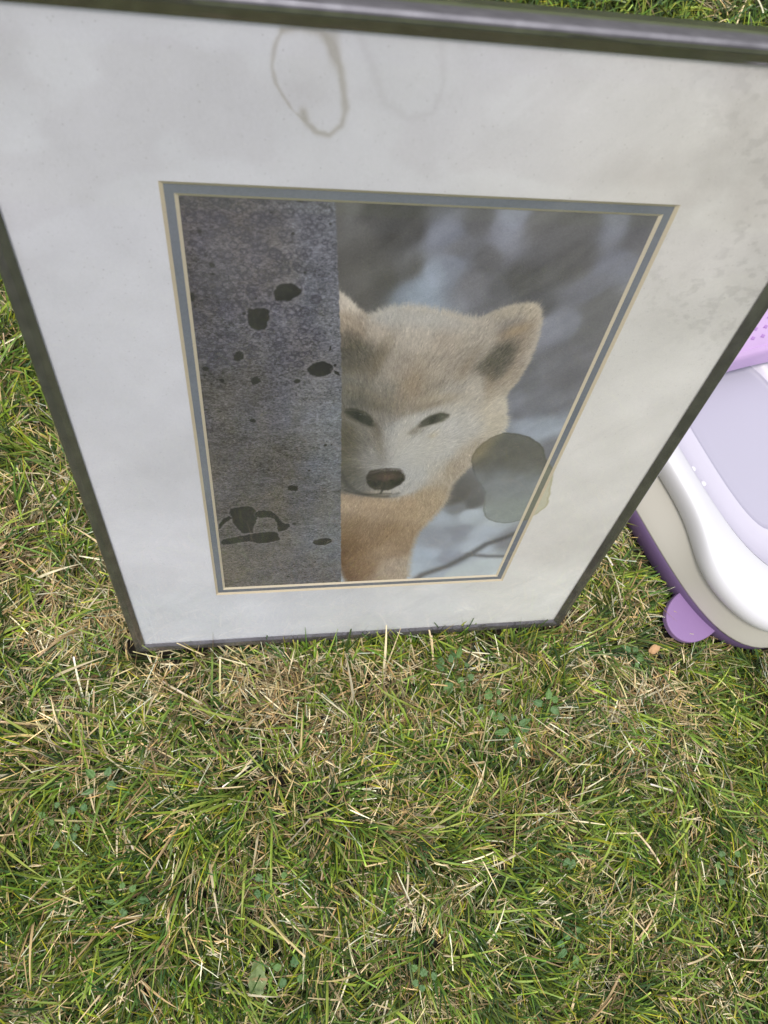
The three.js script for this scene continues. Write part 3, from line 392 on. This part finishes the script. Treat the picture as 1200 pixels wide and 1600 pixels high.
  const g = new THREE.BufferGeometry(); g.setAttribute('position', new THREE.Float32BufferAttribute(sp, 3)); g.setIndex(six);
  const seatMesh = mesh('seat_insert', toCreasedNormals(g, 0.7), plain(S(204, 174, 220), { roughness: 0.38 }), tub);
  const bg = new THREE.CylinderGeometry(0.0036, 0.0048, 0.0022, 4, 1); bg.scale(1.25, 1, 0.8);
  const bumpMat = plain(S(176, 136, 200), { roughness: 0.45 });
  for (let r = 0; r < 5; r++) for (let q = 0; q < 17; q++) {
    const v = -0.145 - r * 0.014, u = (q - 7) * 0.02 + (r % 2) * 0.01; if (u > 0.18 || u < -0.134) continue; const un = u > 0 ? u / 1.43 : u;
    const y = 0.102 + (-0.132 - v) * 0.398, b = mesh('bump', bg, bumpMat, seatMesh); b.position.set(u, y + 0.0008 + 0.012 * (un / 0.14) ** 4, v + 0.03 * (un / 0.14) ** 2); b.rotation.set(0.38, 0, 0);
  }
}

// ---------- lawn ----------
const SOIL = -0.021;
{
  const soil = texture(1024, 1024, (x, y) => { const f = (a, b, c) => fbm(x * a + c, y * b + c, 4); const g = sstep(0.4, 0.6, f(0.012, 0.012, 3)), n = (f(0.2, 0.2, 9) - 0.5) * 60 + (hash(x, y) - 0.5) * 26; return [lerp(30, 24, g) + n * 0.3, lerp(25, 21, g) + n * 0.3, lerp(18, 14, g) + n * 0.2]; });
  soil.wrapS = soil.wrapT = THREE.RepeatWrapping;
  const farTex = texture(512, 512, (x, y) => { const n = (fbm(x * 0.2, y * 0.2, 4) - 0.5) * 70 + (fbm(x * 0.02, y * 0.02, 3) - 0.5) * 40; return [104 + n, 120 + n, 58 + n * 0.6]; }); farTex.wrapS = farTex.wrapT = THREE.RepeatWrapping;
  const fg = new THREE.PlaneGeometry(300, 300, 30, 30); fg.rotateX(-Math.PI / 2); { const uv = fg.attributes.uv; for (let i = 0; i < uv.count; i++) uv.setXY(i, uv.getX(i) * 100, uv.getY(i) * 100); }
  const far = mesh('lawn', fg, std({ map: farTex, roughness: 1 })); far.position.y = SOIL - 0.006; tag(far, null, null, 'structure');
  const g = new THREE.PlaneGeometry(7, 7, 8, 8); g.rotateX(-Math.PI / 2); const uv = g.attributes.uv; for (let i = 0; i < uv.count; i++) uv.setXY(i, uv.getX(i) * 9.3, uv.getY(i) * 9.3);
  const gm = mesh('ground', g, std({ map: soil, roughness: 1, bumpMap: soil, bumpScale: 0.004 })); gm.position.y = SOIL; tag(gm, null, null, 'structure');
}
const bladeMat = std({ vertexColors: true, roughness: 0.5 }), strawMat = std({ vertexColors: true, roughness: 0.8 });
// one curved, folded, tapering blade as triangles
function blade(out, { x, z, len, wid, yaw, lean, curl, roll, tint, cut, y0 = 0, tipTint, base: bt = [0.75, 0.5, 0.7], tip: ct = [2.2, 1.7, 3] }) {  // base tint: brown sheath, darkened to paint in the shade between blades
  const n = 6, base = out.p.length / 3; let px = x, py = y0, pz = z, el = lean; // el: elevation angle of the blade's direction
  const cy = Math.cos(yaw), sy = Math.sin(yaw);
  for (let i = 0; i <= n; i++) {
    const t = i / n, w = wid * (cut ? 1 - 0.25 * t : Math.max(0.06, 1 - t ** 2.2)) * Math.min(1, 0.6 + t * 2) * 0.5, dx = Math.cos(el) * cy, dz = Math.cos(el) * sy, dy = Math.sin(el);
    const r = roll * t, ax = -sy * Math.cos(r), az = cy * Math.cos(r), ay = Math.sin(r);
    const ux = -dy * cy, uz = -dy * sy, uy = Math.cos(el), f = w * 0.32;
    out.p.push(px + ax * w + ux * f, py + ay * w + uy * f, pz + az * w + uz * f, px, py, pz, px - ax * w + ux * f, py - ay * w + uy * f, pz - az * w + uz * f);
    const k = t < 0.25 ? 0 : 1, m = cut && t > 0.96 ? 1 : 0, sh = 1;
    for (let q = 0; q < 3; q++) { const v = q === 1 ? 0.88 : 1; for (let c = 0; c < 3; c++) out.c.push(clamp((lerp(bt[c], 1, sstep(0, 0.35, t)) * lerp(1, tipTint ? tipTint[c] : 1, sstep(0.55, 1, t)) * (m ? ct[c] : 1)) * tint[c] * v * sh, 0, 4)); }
    px += (dx * len) / n; py += (dy * len) / n; pz += (dz * len) / n; el += curl / n;
  }
  for (let i = 0; i < n; i++) { const a = base + i * 3; out.ix.push(a, a + 1, a + 4, a, a + 4, a + 3, a + 1, a + 2, a + 5, a + 1, a + 5, a + 4); }
}
function bladesGeo(out) { const g = new THREE.BufferGeometry(); g.setAttribute('position', new THREE.Float32BufferAttribute(out.p, 3)); g.setAttribute('color', new THREE.Float32BufferAttribute(out.c, 3)); g.setIndex(out.ix); g.computeVertexNormals(); return g; }
const tint = (s) => { const l = 1 + gauss() * s, h = gauss() * s * 0.6; return [l * (1 + h), l, l * (1 - h)]; };
function greenTuft(k) {
  const o = { p: [], c: [], ix: [] };
  for (let i = 0; i < 5; i++) { const yaw = gauss() * 1.1, u = rnd() ** 1.7; blade(o, { x: rr(-0.006, 0.006), z: rr(-0.006, 0.006), len: lerp(0.018, 0.07, u), wid: lerp(0.0014, 0.0034, u * 0.5 + rnd() * 0.5), yaw, lean: rr(0.3, 1.2), curl: rr(-1.5, -0.1), roll: rr(-1.3, 1.3), tint: tint(0.42), cut: rnd() < 0.3, tipTint: rnd() < 0.2 ? [2.2, 1.5, 1.5] : null }); }
  return bladesGeo(o);
}
function strawTuft(k) {
  const o = { p: [], c: [], ix: [] };
  for (let i = 0; i < 6; i++) { const yaw = k % 2 ? rr(0, 6.28) : gauss() * 0.9; blade(o, { x: rr(-0.012, 0.012), z: rr(-0.012, 0.012), y0: rr(0.002, 0.014), len: lerp(0.014, 0.062, rnd() ** 1.6), wid: rr(0.0008, 0.002), yaw, lean: rr(-0.1, 0.5), curl: rr(-0.9, 0.6), roll: rr(-1, 1), tint: tint(0.3), cut: rnd() < 0.5, base: [0.85, 0.85, 0.85], tip: [1.4, 1.45, 1.5] }); }
  return bladesGeo(o);
}
// where the turf is dry, thin or lush (metres on the ground)
const DRYSPOTS = [[-0.19, 0.1, 0.17, 0.9], [0.38, 0.08, 0.13, 0.8], [-0.47, -0.1, 0.13, 0.7], [0.12, 0.2, 0.12, 0.5], [0.52, 0.13, 0.14, 0.6], [0.24, 0.3, 0.12, 0.4], [-0.12, 0.02, 0.1, 0.6], [0.02, -0.3, 0.3, 0.5], [0.4, 0.45, 0.12, 0.4], [-0.45, 0.42, 0.12, 0.35]];
const dryness = (x, z) => { let d = 0.05 + (fbm(x * 5 + 3, z * 5 + 8, 3) - 0.5) * 0.9 + (fbm(x * 16, z * 16, 2) - 0.5) * 0.5; for (const [a, b, r, k] of DRYSPOTS) d += k * 0.4 * Math.exp(-((x - a) ** 2 + (z - b) ** 2) / (r * r)); return clamp(d); };
const flow = (x, z) => { const dx = x + 0.14, dz = z - 0.2, out = Math.atan2(-dz, dx) ; return out + (fbm(x * 4 + 7, z * 4 + 2, 3) - 0.5) * 9 + (fbm(x * 14, z * 14, 2) - 0.5) * 4; };
const inTub = (x, z, pad) => { const dx = x - TUB.x, dz = z - TUB.z, c = Math.cos(TUB.th), s = Math.sin(TUB.th), u0 = dx * c - dz * s, u = u0 > 0 ? u0 / 1.32 : u0, v = dx * s + dz * c; if (Math.hypot((Math.abs(u) - 0.226), (Math.abs(v) - 0.236)) < 0.043 + pad && Math.abs(u) > 0.2) return true; return (Math.abs(u) / (0.231 + pad)) ** 3.9 + (Math.abs(v) / (0.347 + pad)) ** 3.9 < 1; };
const blocked = (x, z, pad = 0.006) => inTub(x, z, pad) || (Math.abs(x) < 0.34 && z > -0.034 - pad && z < 0.008 + pad * 0.6);
const GREENS = [[0.082, 0.158, 0.015], [0.14, 0.235, 0.02], [0.04, 0.085, 0.013], [0.24, 0.36, 0.04], [0.055, 0.115, 0.026], [0.155, 0.215, 0.024], [0.042, 0.072, 0.01]], STRAWS = [[0.62, 0.47, 0.24], [0.46, 0.33, 0.16], [0.74, 0.6, 0.36], [0.26, 0.18, 0.08], [0.54, 0.45, 0.2], [0.82, 0.72, 0.48], [0.16, 0.11, 0.05]];
function scatter(name, parent, makers, mat, spots) {
  const sets = makers.map(() => []); for (const s of spots) sets[Math.floor(rnd() * makers.length)].push(s);
  const m = new THREE.Matrix4(), q = new THREE.Quaternion(), e = new THREE.Euler(), col = new THREE.Color();
  makers.forEach((mk, k) => {
    const im = new THREE.InstancedMesh(mk, mat, sets[k].length); im.name = name; im.castShadow = im.receiveShadow = true; im.userData.kind = 'stuff';
    sets[k].forEach((s, i) => { e.set(s.tx || 0, s.yaw, s.tz || 0); m.compose(new THREE.Vector3(s.x, s.y, s.z), q.setFromEuler(e), new THREE.Vector3(s.s, s.s * (s.h || 1), s.s)); im.setMatrixAt(i, m); im.setColorAt(i, col.setRGB(...s.c)); });
    parent.add(im);
  });
}
{
  const green = [], straw = [], farGreen = [];
  const pick = (L) => { const a = L[Math.floor(rnd() * L.length)], l = 1 + gauss() * 0.4; return a.map((v) => v * l); };
  const lay = (x0, x1, z0, z1, step, f) => { for (let z = z0; z < z1; z += step) for (let x = x0; x < x1; x += step) f(x + rr(-0.6, 0.6) * step, z + rr(-0.6, 0.6) * step); };
  const NX0 = -0.8, NX1 = 1.0, NZ0 = -0.75, NZ1 = 0.75, near = (x, z) => x > NX0 && x < NX1 && z > NZ0 && z < NZ1;
  lay(NX0, NX1, NZ0, NZ1, 0.0068, (x, z) => {
    if (blocked(x, z)) return; const d = dryness(x, z); if (rnd() < d * 0.8 || rnd() > 0.25 + 0.75 * sstep(0.3, 0.55, vnoise(x * 48, z * 48))) return;
    green.push({ x, z, y: SOIL, yaw: flow(x, z) + gauss() * 1.0, s: rr(0.7, 1.25), h: rr(0.6, 1.15) * (1 - 0.4 * d) * (z > 0 && z < 0.035 && Math.abs(x) < 0.34 ? 1.25 : inTub(x, z, 0.022) ? 0.5 : 1), tx: gauss() * 0.25, tz: gauss() * 0.25, c: pick(GREENS) });
  });
  lay(NX0, NX1, NZ0, NZ1, 0.0082, (x, z) => {
    if (blocked(x, z)) return; const d = dryness(x, z); if (rnd() > 0.24 + d * 0.95 || vnoise(x * 40 + 70, z * 40) < 0.3) return;
    straw.push({ x, z, y: SOIL + rr(-0.002, 0.005 + 0.006 * rnd()), yaw: flow(x, z) + gauss() * 1.2, s: rr(0.7, 1.2), tx: gauss() * 0.3, tz: gauss() * 0.3, c: pick(STRAWS) });
  });
  lay(-2.4, 3.4, -3.6, 2.2, 0.0145, (x, z) => { if (near(x, z) || blocked(x, z)) return; const d = dryness(x, z); if (rnd() < d * 0.8) { if (rnd() < 0.8) straw.push({ x, z, y: SOIL, yaw: rr(0, 6.28), s: rr(1.4, 2), tx: gauss() * 0.3, tz: gauss() * 0.3, c: pick(STRAWS) }); return; }
    green.push({ x, z, y: SOIL, yaw: rr(0, 6.28), s: rr(1.1, 1.9), h: rr(0.6, 1), tx: gauss() * 0.25, tz: gauss() * 0.25, c: pick(GREENS) }); });
  const longs = []; for (let i = 0; i < 4200; i++) { const x = rr(NX0, NX1), z = rr(NZ0, NZ1); if (blocked(x, z, 0.05) || rnd() < dryness(x, z) * 0.6) continue; longs.push({ x, z, y: SOIL + rr(0.002, 0.01), yaw: flow(x, z) + gauss() * 1.2, s: rr(0.75, 1.2), tx: gauss() * 0.2, tz: gauss() * 0.2, c: rnd() < 0.7 ? pick([[0.24, 0.34, 0.04], [0.3, 0.38, 0.06], [0.17, 0.28, 0.04]]) : pick(STRAWS) }); }
  const longTuft = (k) => { const o = { p: [], c: [], ix: [] }; for (let i = 0; i < 1 + (k % 2); i++) blade(o, { x: rr(-0.004, 0.004), z: 0, len: rr(0.045, 0.095), wid: rr(0.0018, 0.0036), yaw: gauss() * 0.5, lean: rr(0.35, 0.8), curl: rr(-1.3, -0.4), roll: rr(-0.9, 0.9), tint: tint(0.16), cut: rnd() < 0.15, base: [0.8, 0.85, 0.9], tip: [1.5, 1.35, 1.8] }); return bladesGeo(o); };
  const grass = new THREE.Group(); grass.name = 'grass'; scene.add(grass); tag(grass, 'mown green lawn grass with long curved blades', 'grass', 'stuff');
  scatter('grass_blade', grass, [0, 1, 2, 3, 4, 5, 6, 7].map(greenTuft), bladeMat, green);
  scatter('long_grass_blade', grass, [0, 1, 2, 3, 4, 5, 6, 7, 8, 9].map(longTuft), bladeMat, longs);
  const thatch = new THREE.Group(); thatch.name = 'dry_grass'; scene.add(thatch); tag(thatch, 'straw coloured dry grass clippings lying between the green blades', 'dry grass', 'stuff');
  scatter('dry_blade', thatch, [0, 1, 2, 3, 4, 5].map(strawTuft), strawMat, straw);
  console.log('tufts', green.length, straw.length);
}

// ---------- small broad-leaved weeds, a withered leaf and a scrap of bark lying in the turf ----------
function leafGeo(len, wid, fold, droop, lobes, wob) { // an ovate leaf with a folded midrib
  const n = 10, m = 4, p = [], ix = [];
  for (let i = 0; i <= n; i++) for (let j = -m; j <= m; j++) {
    const t = i / n, prof = Math.sin(Math.PI * Math.min(1, t * 0.93 + 0.07) ** 0.75) * (1 + lobes * 0.18 * Math.sin(t * 21)), s = j / m, w = wid * 0.5 * Math.max(prof, 0.02) * s;
    p.push(w, fold * Math.abs(w) - droop * t * t * len + 0.0006 * Math.sin(t * 14 + s * 3 + wob) + 0.0004 * Math.cos(s * 6 + wob), t * len);
  }
  const k = 2 * m + 1; for (let i = 0; i < n; i++) for (let j = 0; j < 2 * m; j++) { const a = i * k + j; ix.push(a, a + k, a + k + 1, a, a + k + 1, a + 1); }
  const g = new THREE.BufferGeometry(); g.setAttribute('position', new THREE.Float32BufferAttribute(p, 3)); g.setIndex(ix); g.computeVertexNormals();
  const uv = []; for (let i = 0; i <= n; i++) for (let j = -m; j <= m; j++) uv.push(0.5 + j / m / 2, i / n); g.setAttribute('uv', new THREE.Float32BufferAttribute(uv, 2)); return g;
}
const leafTex = texture(128, 256, (x, y) => { const u = Math.abs(x / 127 - 0.5) * 2, v = y / 255, rib = Math.exp(-((u / 0.06) ** 2)), side = Math.exp(-((((v * 7 - u * 1.6) % 1 + 1) % 1 - 0.5) ** 2) / 0.01) * 0.5, n = (fbm(x * 0.06, y * 0.06, 4) - 0.5) * 34; return [92 + n + 26 * rib + 10 * side, 124 + n + 22 * rib + 10 * side, 76 + n + 20 * rib + 8 * side]; });
const leafMats = [[1, 1, 1], [1.12, 1.14, 0.86], [0.8, 0.9, 0.86]].map((c) => std({ map: leafTex, color: new THREE.Color(...c), roughness: 0.55 }));
const stemMat = std({ color: new THREE.Color(0.12, 0.17, 0.05), roughness: 0.6 });
const leafShapes = [leafGeo(0.015, 0.0095, 0.25, 0.25, 0, 1), leafGeo(0.012, 0.01, 0.3, 0.35, 1, 2), leafGeo(0.018, 0.008, 0.35, 0.3, 0, 3), leafGeo(0.009, 0.009, 0.2, 0.2, 1, 4), leafGeo(0.014, 0.011, 0.15, 0.3, 1, 5)];
function weed(x, z, leaves, spread, kind, label) {
  const w = thing('broadleaf_weed', label, 'weed'); w.position.set(x, SOIL, z); w.rotation.y = rr(0, 6.28);
  for (let i = 0; i < leaves; i++) {
    const a = (i / leaves) * 6.28 + gauss() * 0.5, r = spread * rr(0.25, 1), h = rr(0.025, 0.037);
    const tip = new THREE.Vector3(Math.sin(a) * r, h, Math.cos(a) * r), c = new THREE.QuadraticBezierCurve3(new THREE.Vector3(0, 0, 0), new THREE.Vector3(tip.x * 0.4, h * 0.9, tip.z * 0.4), tip);
    mesh('stem', new THREE.TubeGeometry(c, 8, 0.0006, 5), stemMat, w);
    const l = mesh('leaf', leafShapes[kind === 3 ? 3 : Math.floor(rnd() * 5)], leafMats[Math.floor(rnd() * 3)], w); l.position.copy(tip); l.rotation.set(rr(-0.35, 0.25), a + gauss() * 0.6, gauss() * 0.4, 'YXZ'); l.scale.setScalar(rr(0.85, 1.25));
  }
  return w;
}
weed(0.142, 0.07, 11, 0.026, 0, 'large patch of leafy green weed close below the frame, right of its middle');
weed(0.192, 0.118, 6, 0.02, 1, 'leafy weed just nearer the viewer than the large patch below the frame');
weed(0.222, 0.158, 8, 0.024, 2, 'weed with pointed drooping leaves beside dry straw, right of the lawn centre');
weed(0.285, 0.122, 4, 0.016, 0, 'small weed between the pointed leaf weed and the dry patch at the frame corner');
weed(-0.372, 0.176, 4, 0.016, 0, 'small weed of upright leaves near the left edge, the one closest to the frame corner');
weed(-0.41, 0.226, 8, 0.034, 3, 'pale round leaved weed at the left edge of the lawn');
weed(-0.335, 0.33, 6, 0.022, 1, 'weed of cupped leaves at the lower left, nearer the viewer than the round leaved one');
weed(-0.146, 0.325, 5, 0.022, 3, 'clover like weed beside the dry straw patch left of the lawn centre');
weed(0.052, 0.468, 5, 0.015, 3, 'small round leaved weed at the bottom middle of the photo');
weed(0.295, 0.34, 5, 0.018, 0, 'bright leafy weed in the lower right half of the lawn');
weed(0.53, 0.38, 6, 0.024, 3, 'bluish clover like weed at the lower right edge of the lawn');
weed(0.268, 0.452, 6, 0.02, 1, 'weed low in the grass below the bright leafy one at the lower right');
weed(0.445, 0.06, 4, 0.015, 0, 'small weed between the frame corner and the lilac foot of the bath');
weed(-0.125, 0.44, 4, 0.016, 1, 'weed with one yellowing leaf right of the withered leaf');
{
  const w = thing('withered_leaf', 'withered leaf with brown and green patches lying at the bottom left of the lawn', 'leaf');
  const tex = texture(128, 256, (x, y) => { const v = y / 255, b = sstep(0.5, 0.75, fbm(x * 0.02 + 3, y * 0.022, 3) * 0.6 + Math.exp(-(((v - 0.85) / 0.14) ** 2)) * 0.5 + Math.exp(-(((v - 0.38) / 0.09) ** 2)) * 0.4), n = (fbm(x * 0.08, y * 0.08, 3) - 0.5) * 40; return [lerp(124, 176, b) + n, lerp(142, 132, b) + n, lerp(92, 98, b) + n]; });
  const l = mesh('leaf_blade', leafGeo(0.05, 0.024, 0.45, 0.16, 1, 2.2), std({ map: tex, roughness: 0.7 }), w); l.position.set(0, 0.026, 0.025); l.rotation.set(0.05, Math.PI - 0.15, 0.2, 'YXZ');
  const c = new THREE.QuadraticBezierCurve3(new THREE.Vector3(0, 0.024, 0.024), new THREE.Vector3(0.004, 0.02, 0.034), new THREE.Vector3(0.012, 0.012, 0.04)); mesh('stalk', new THREE.TubeGeometry(c, 8, 0.0009, 6), std({ color: S(170, 140, 96) }), w);
  w.position.set(-0.17, SOIL, 0.437);
  const b = new THREE.IcosahedronGeometry(0.0095, 3), p = b.attributes.position; for (let i = 0; i < p.count; i++) { const k = 1 + 0.35 * (vnoise(p.getX(i) * 260 + 9, p.getZ(i) * 260 + p.getY(i) * 190) - 0.5); p.setXYZ(i, p.getX(i) * k * 1.1, p.getY(i) * k * 0.5, p.getZ(i) * k * 0.75); } b.computeVertexNormals();
  const chip = mesh('bark_chip', mergeVertices(b), std({ color: S(206, 164, 122), roughness: 0.85 })); chip.position.set(0.483, 0.004, 0.053); chip.rotation.set(0.2, 0.4, 0.15); tag(chip, 'pale tan bark chip in the grass below the lilac foot', 'bark chip');
}

renderer.render(scene, camera);
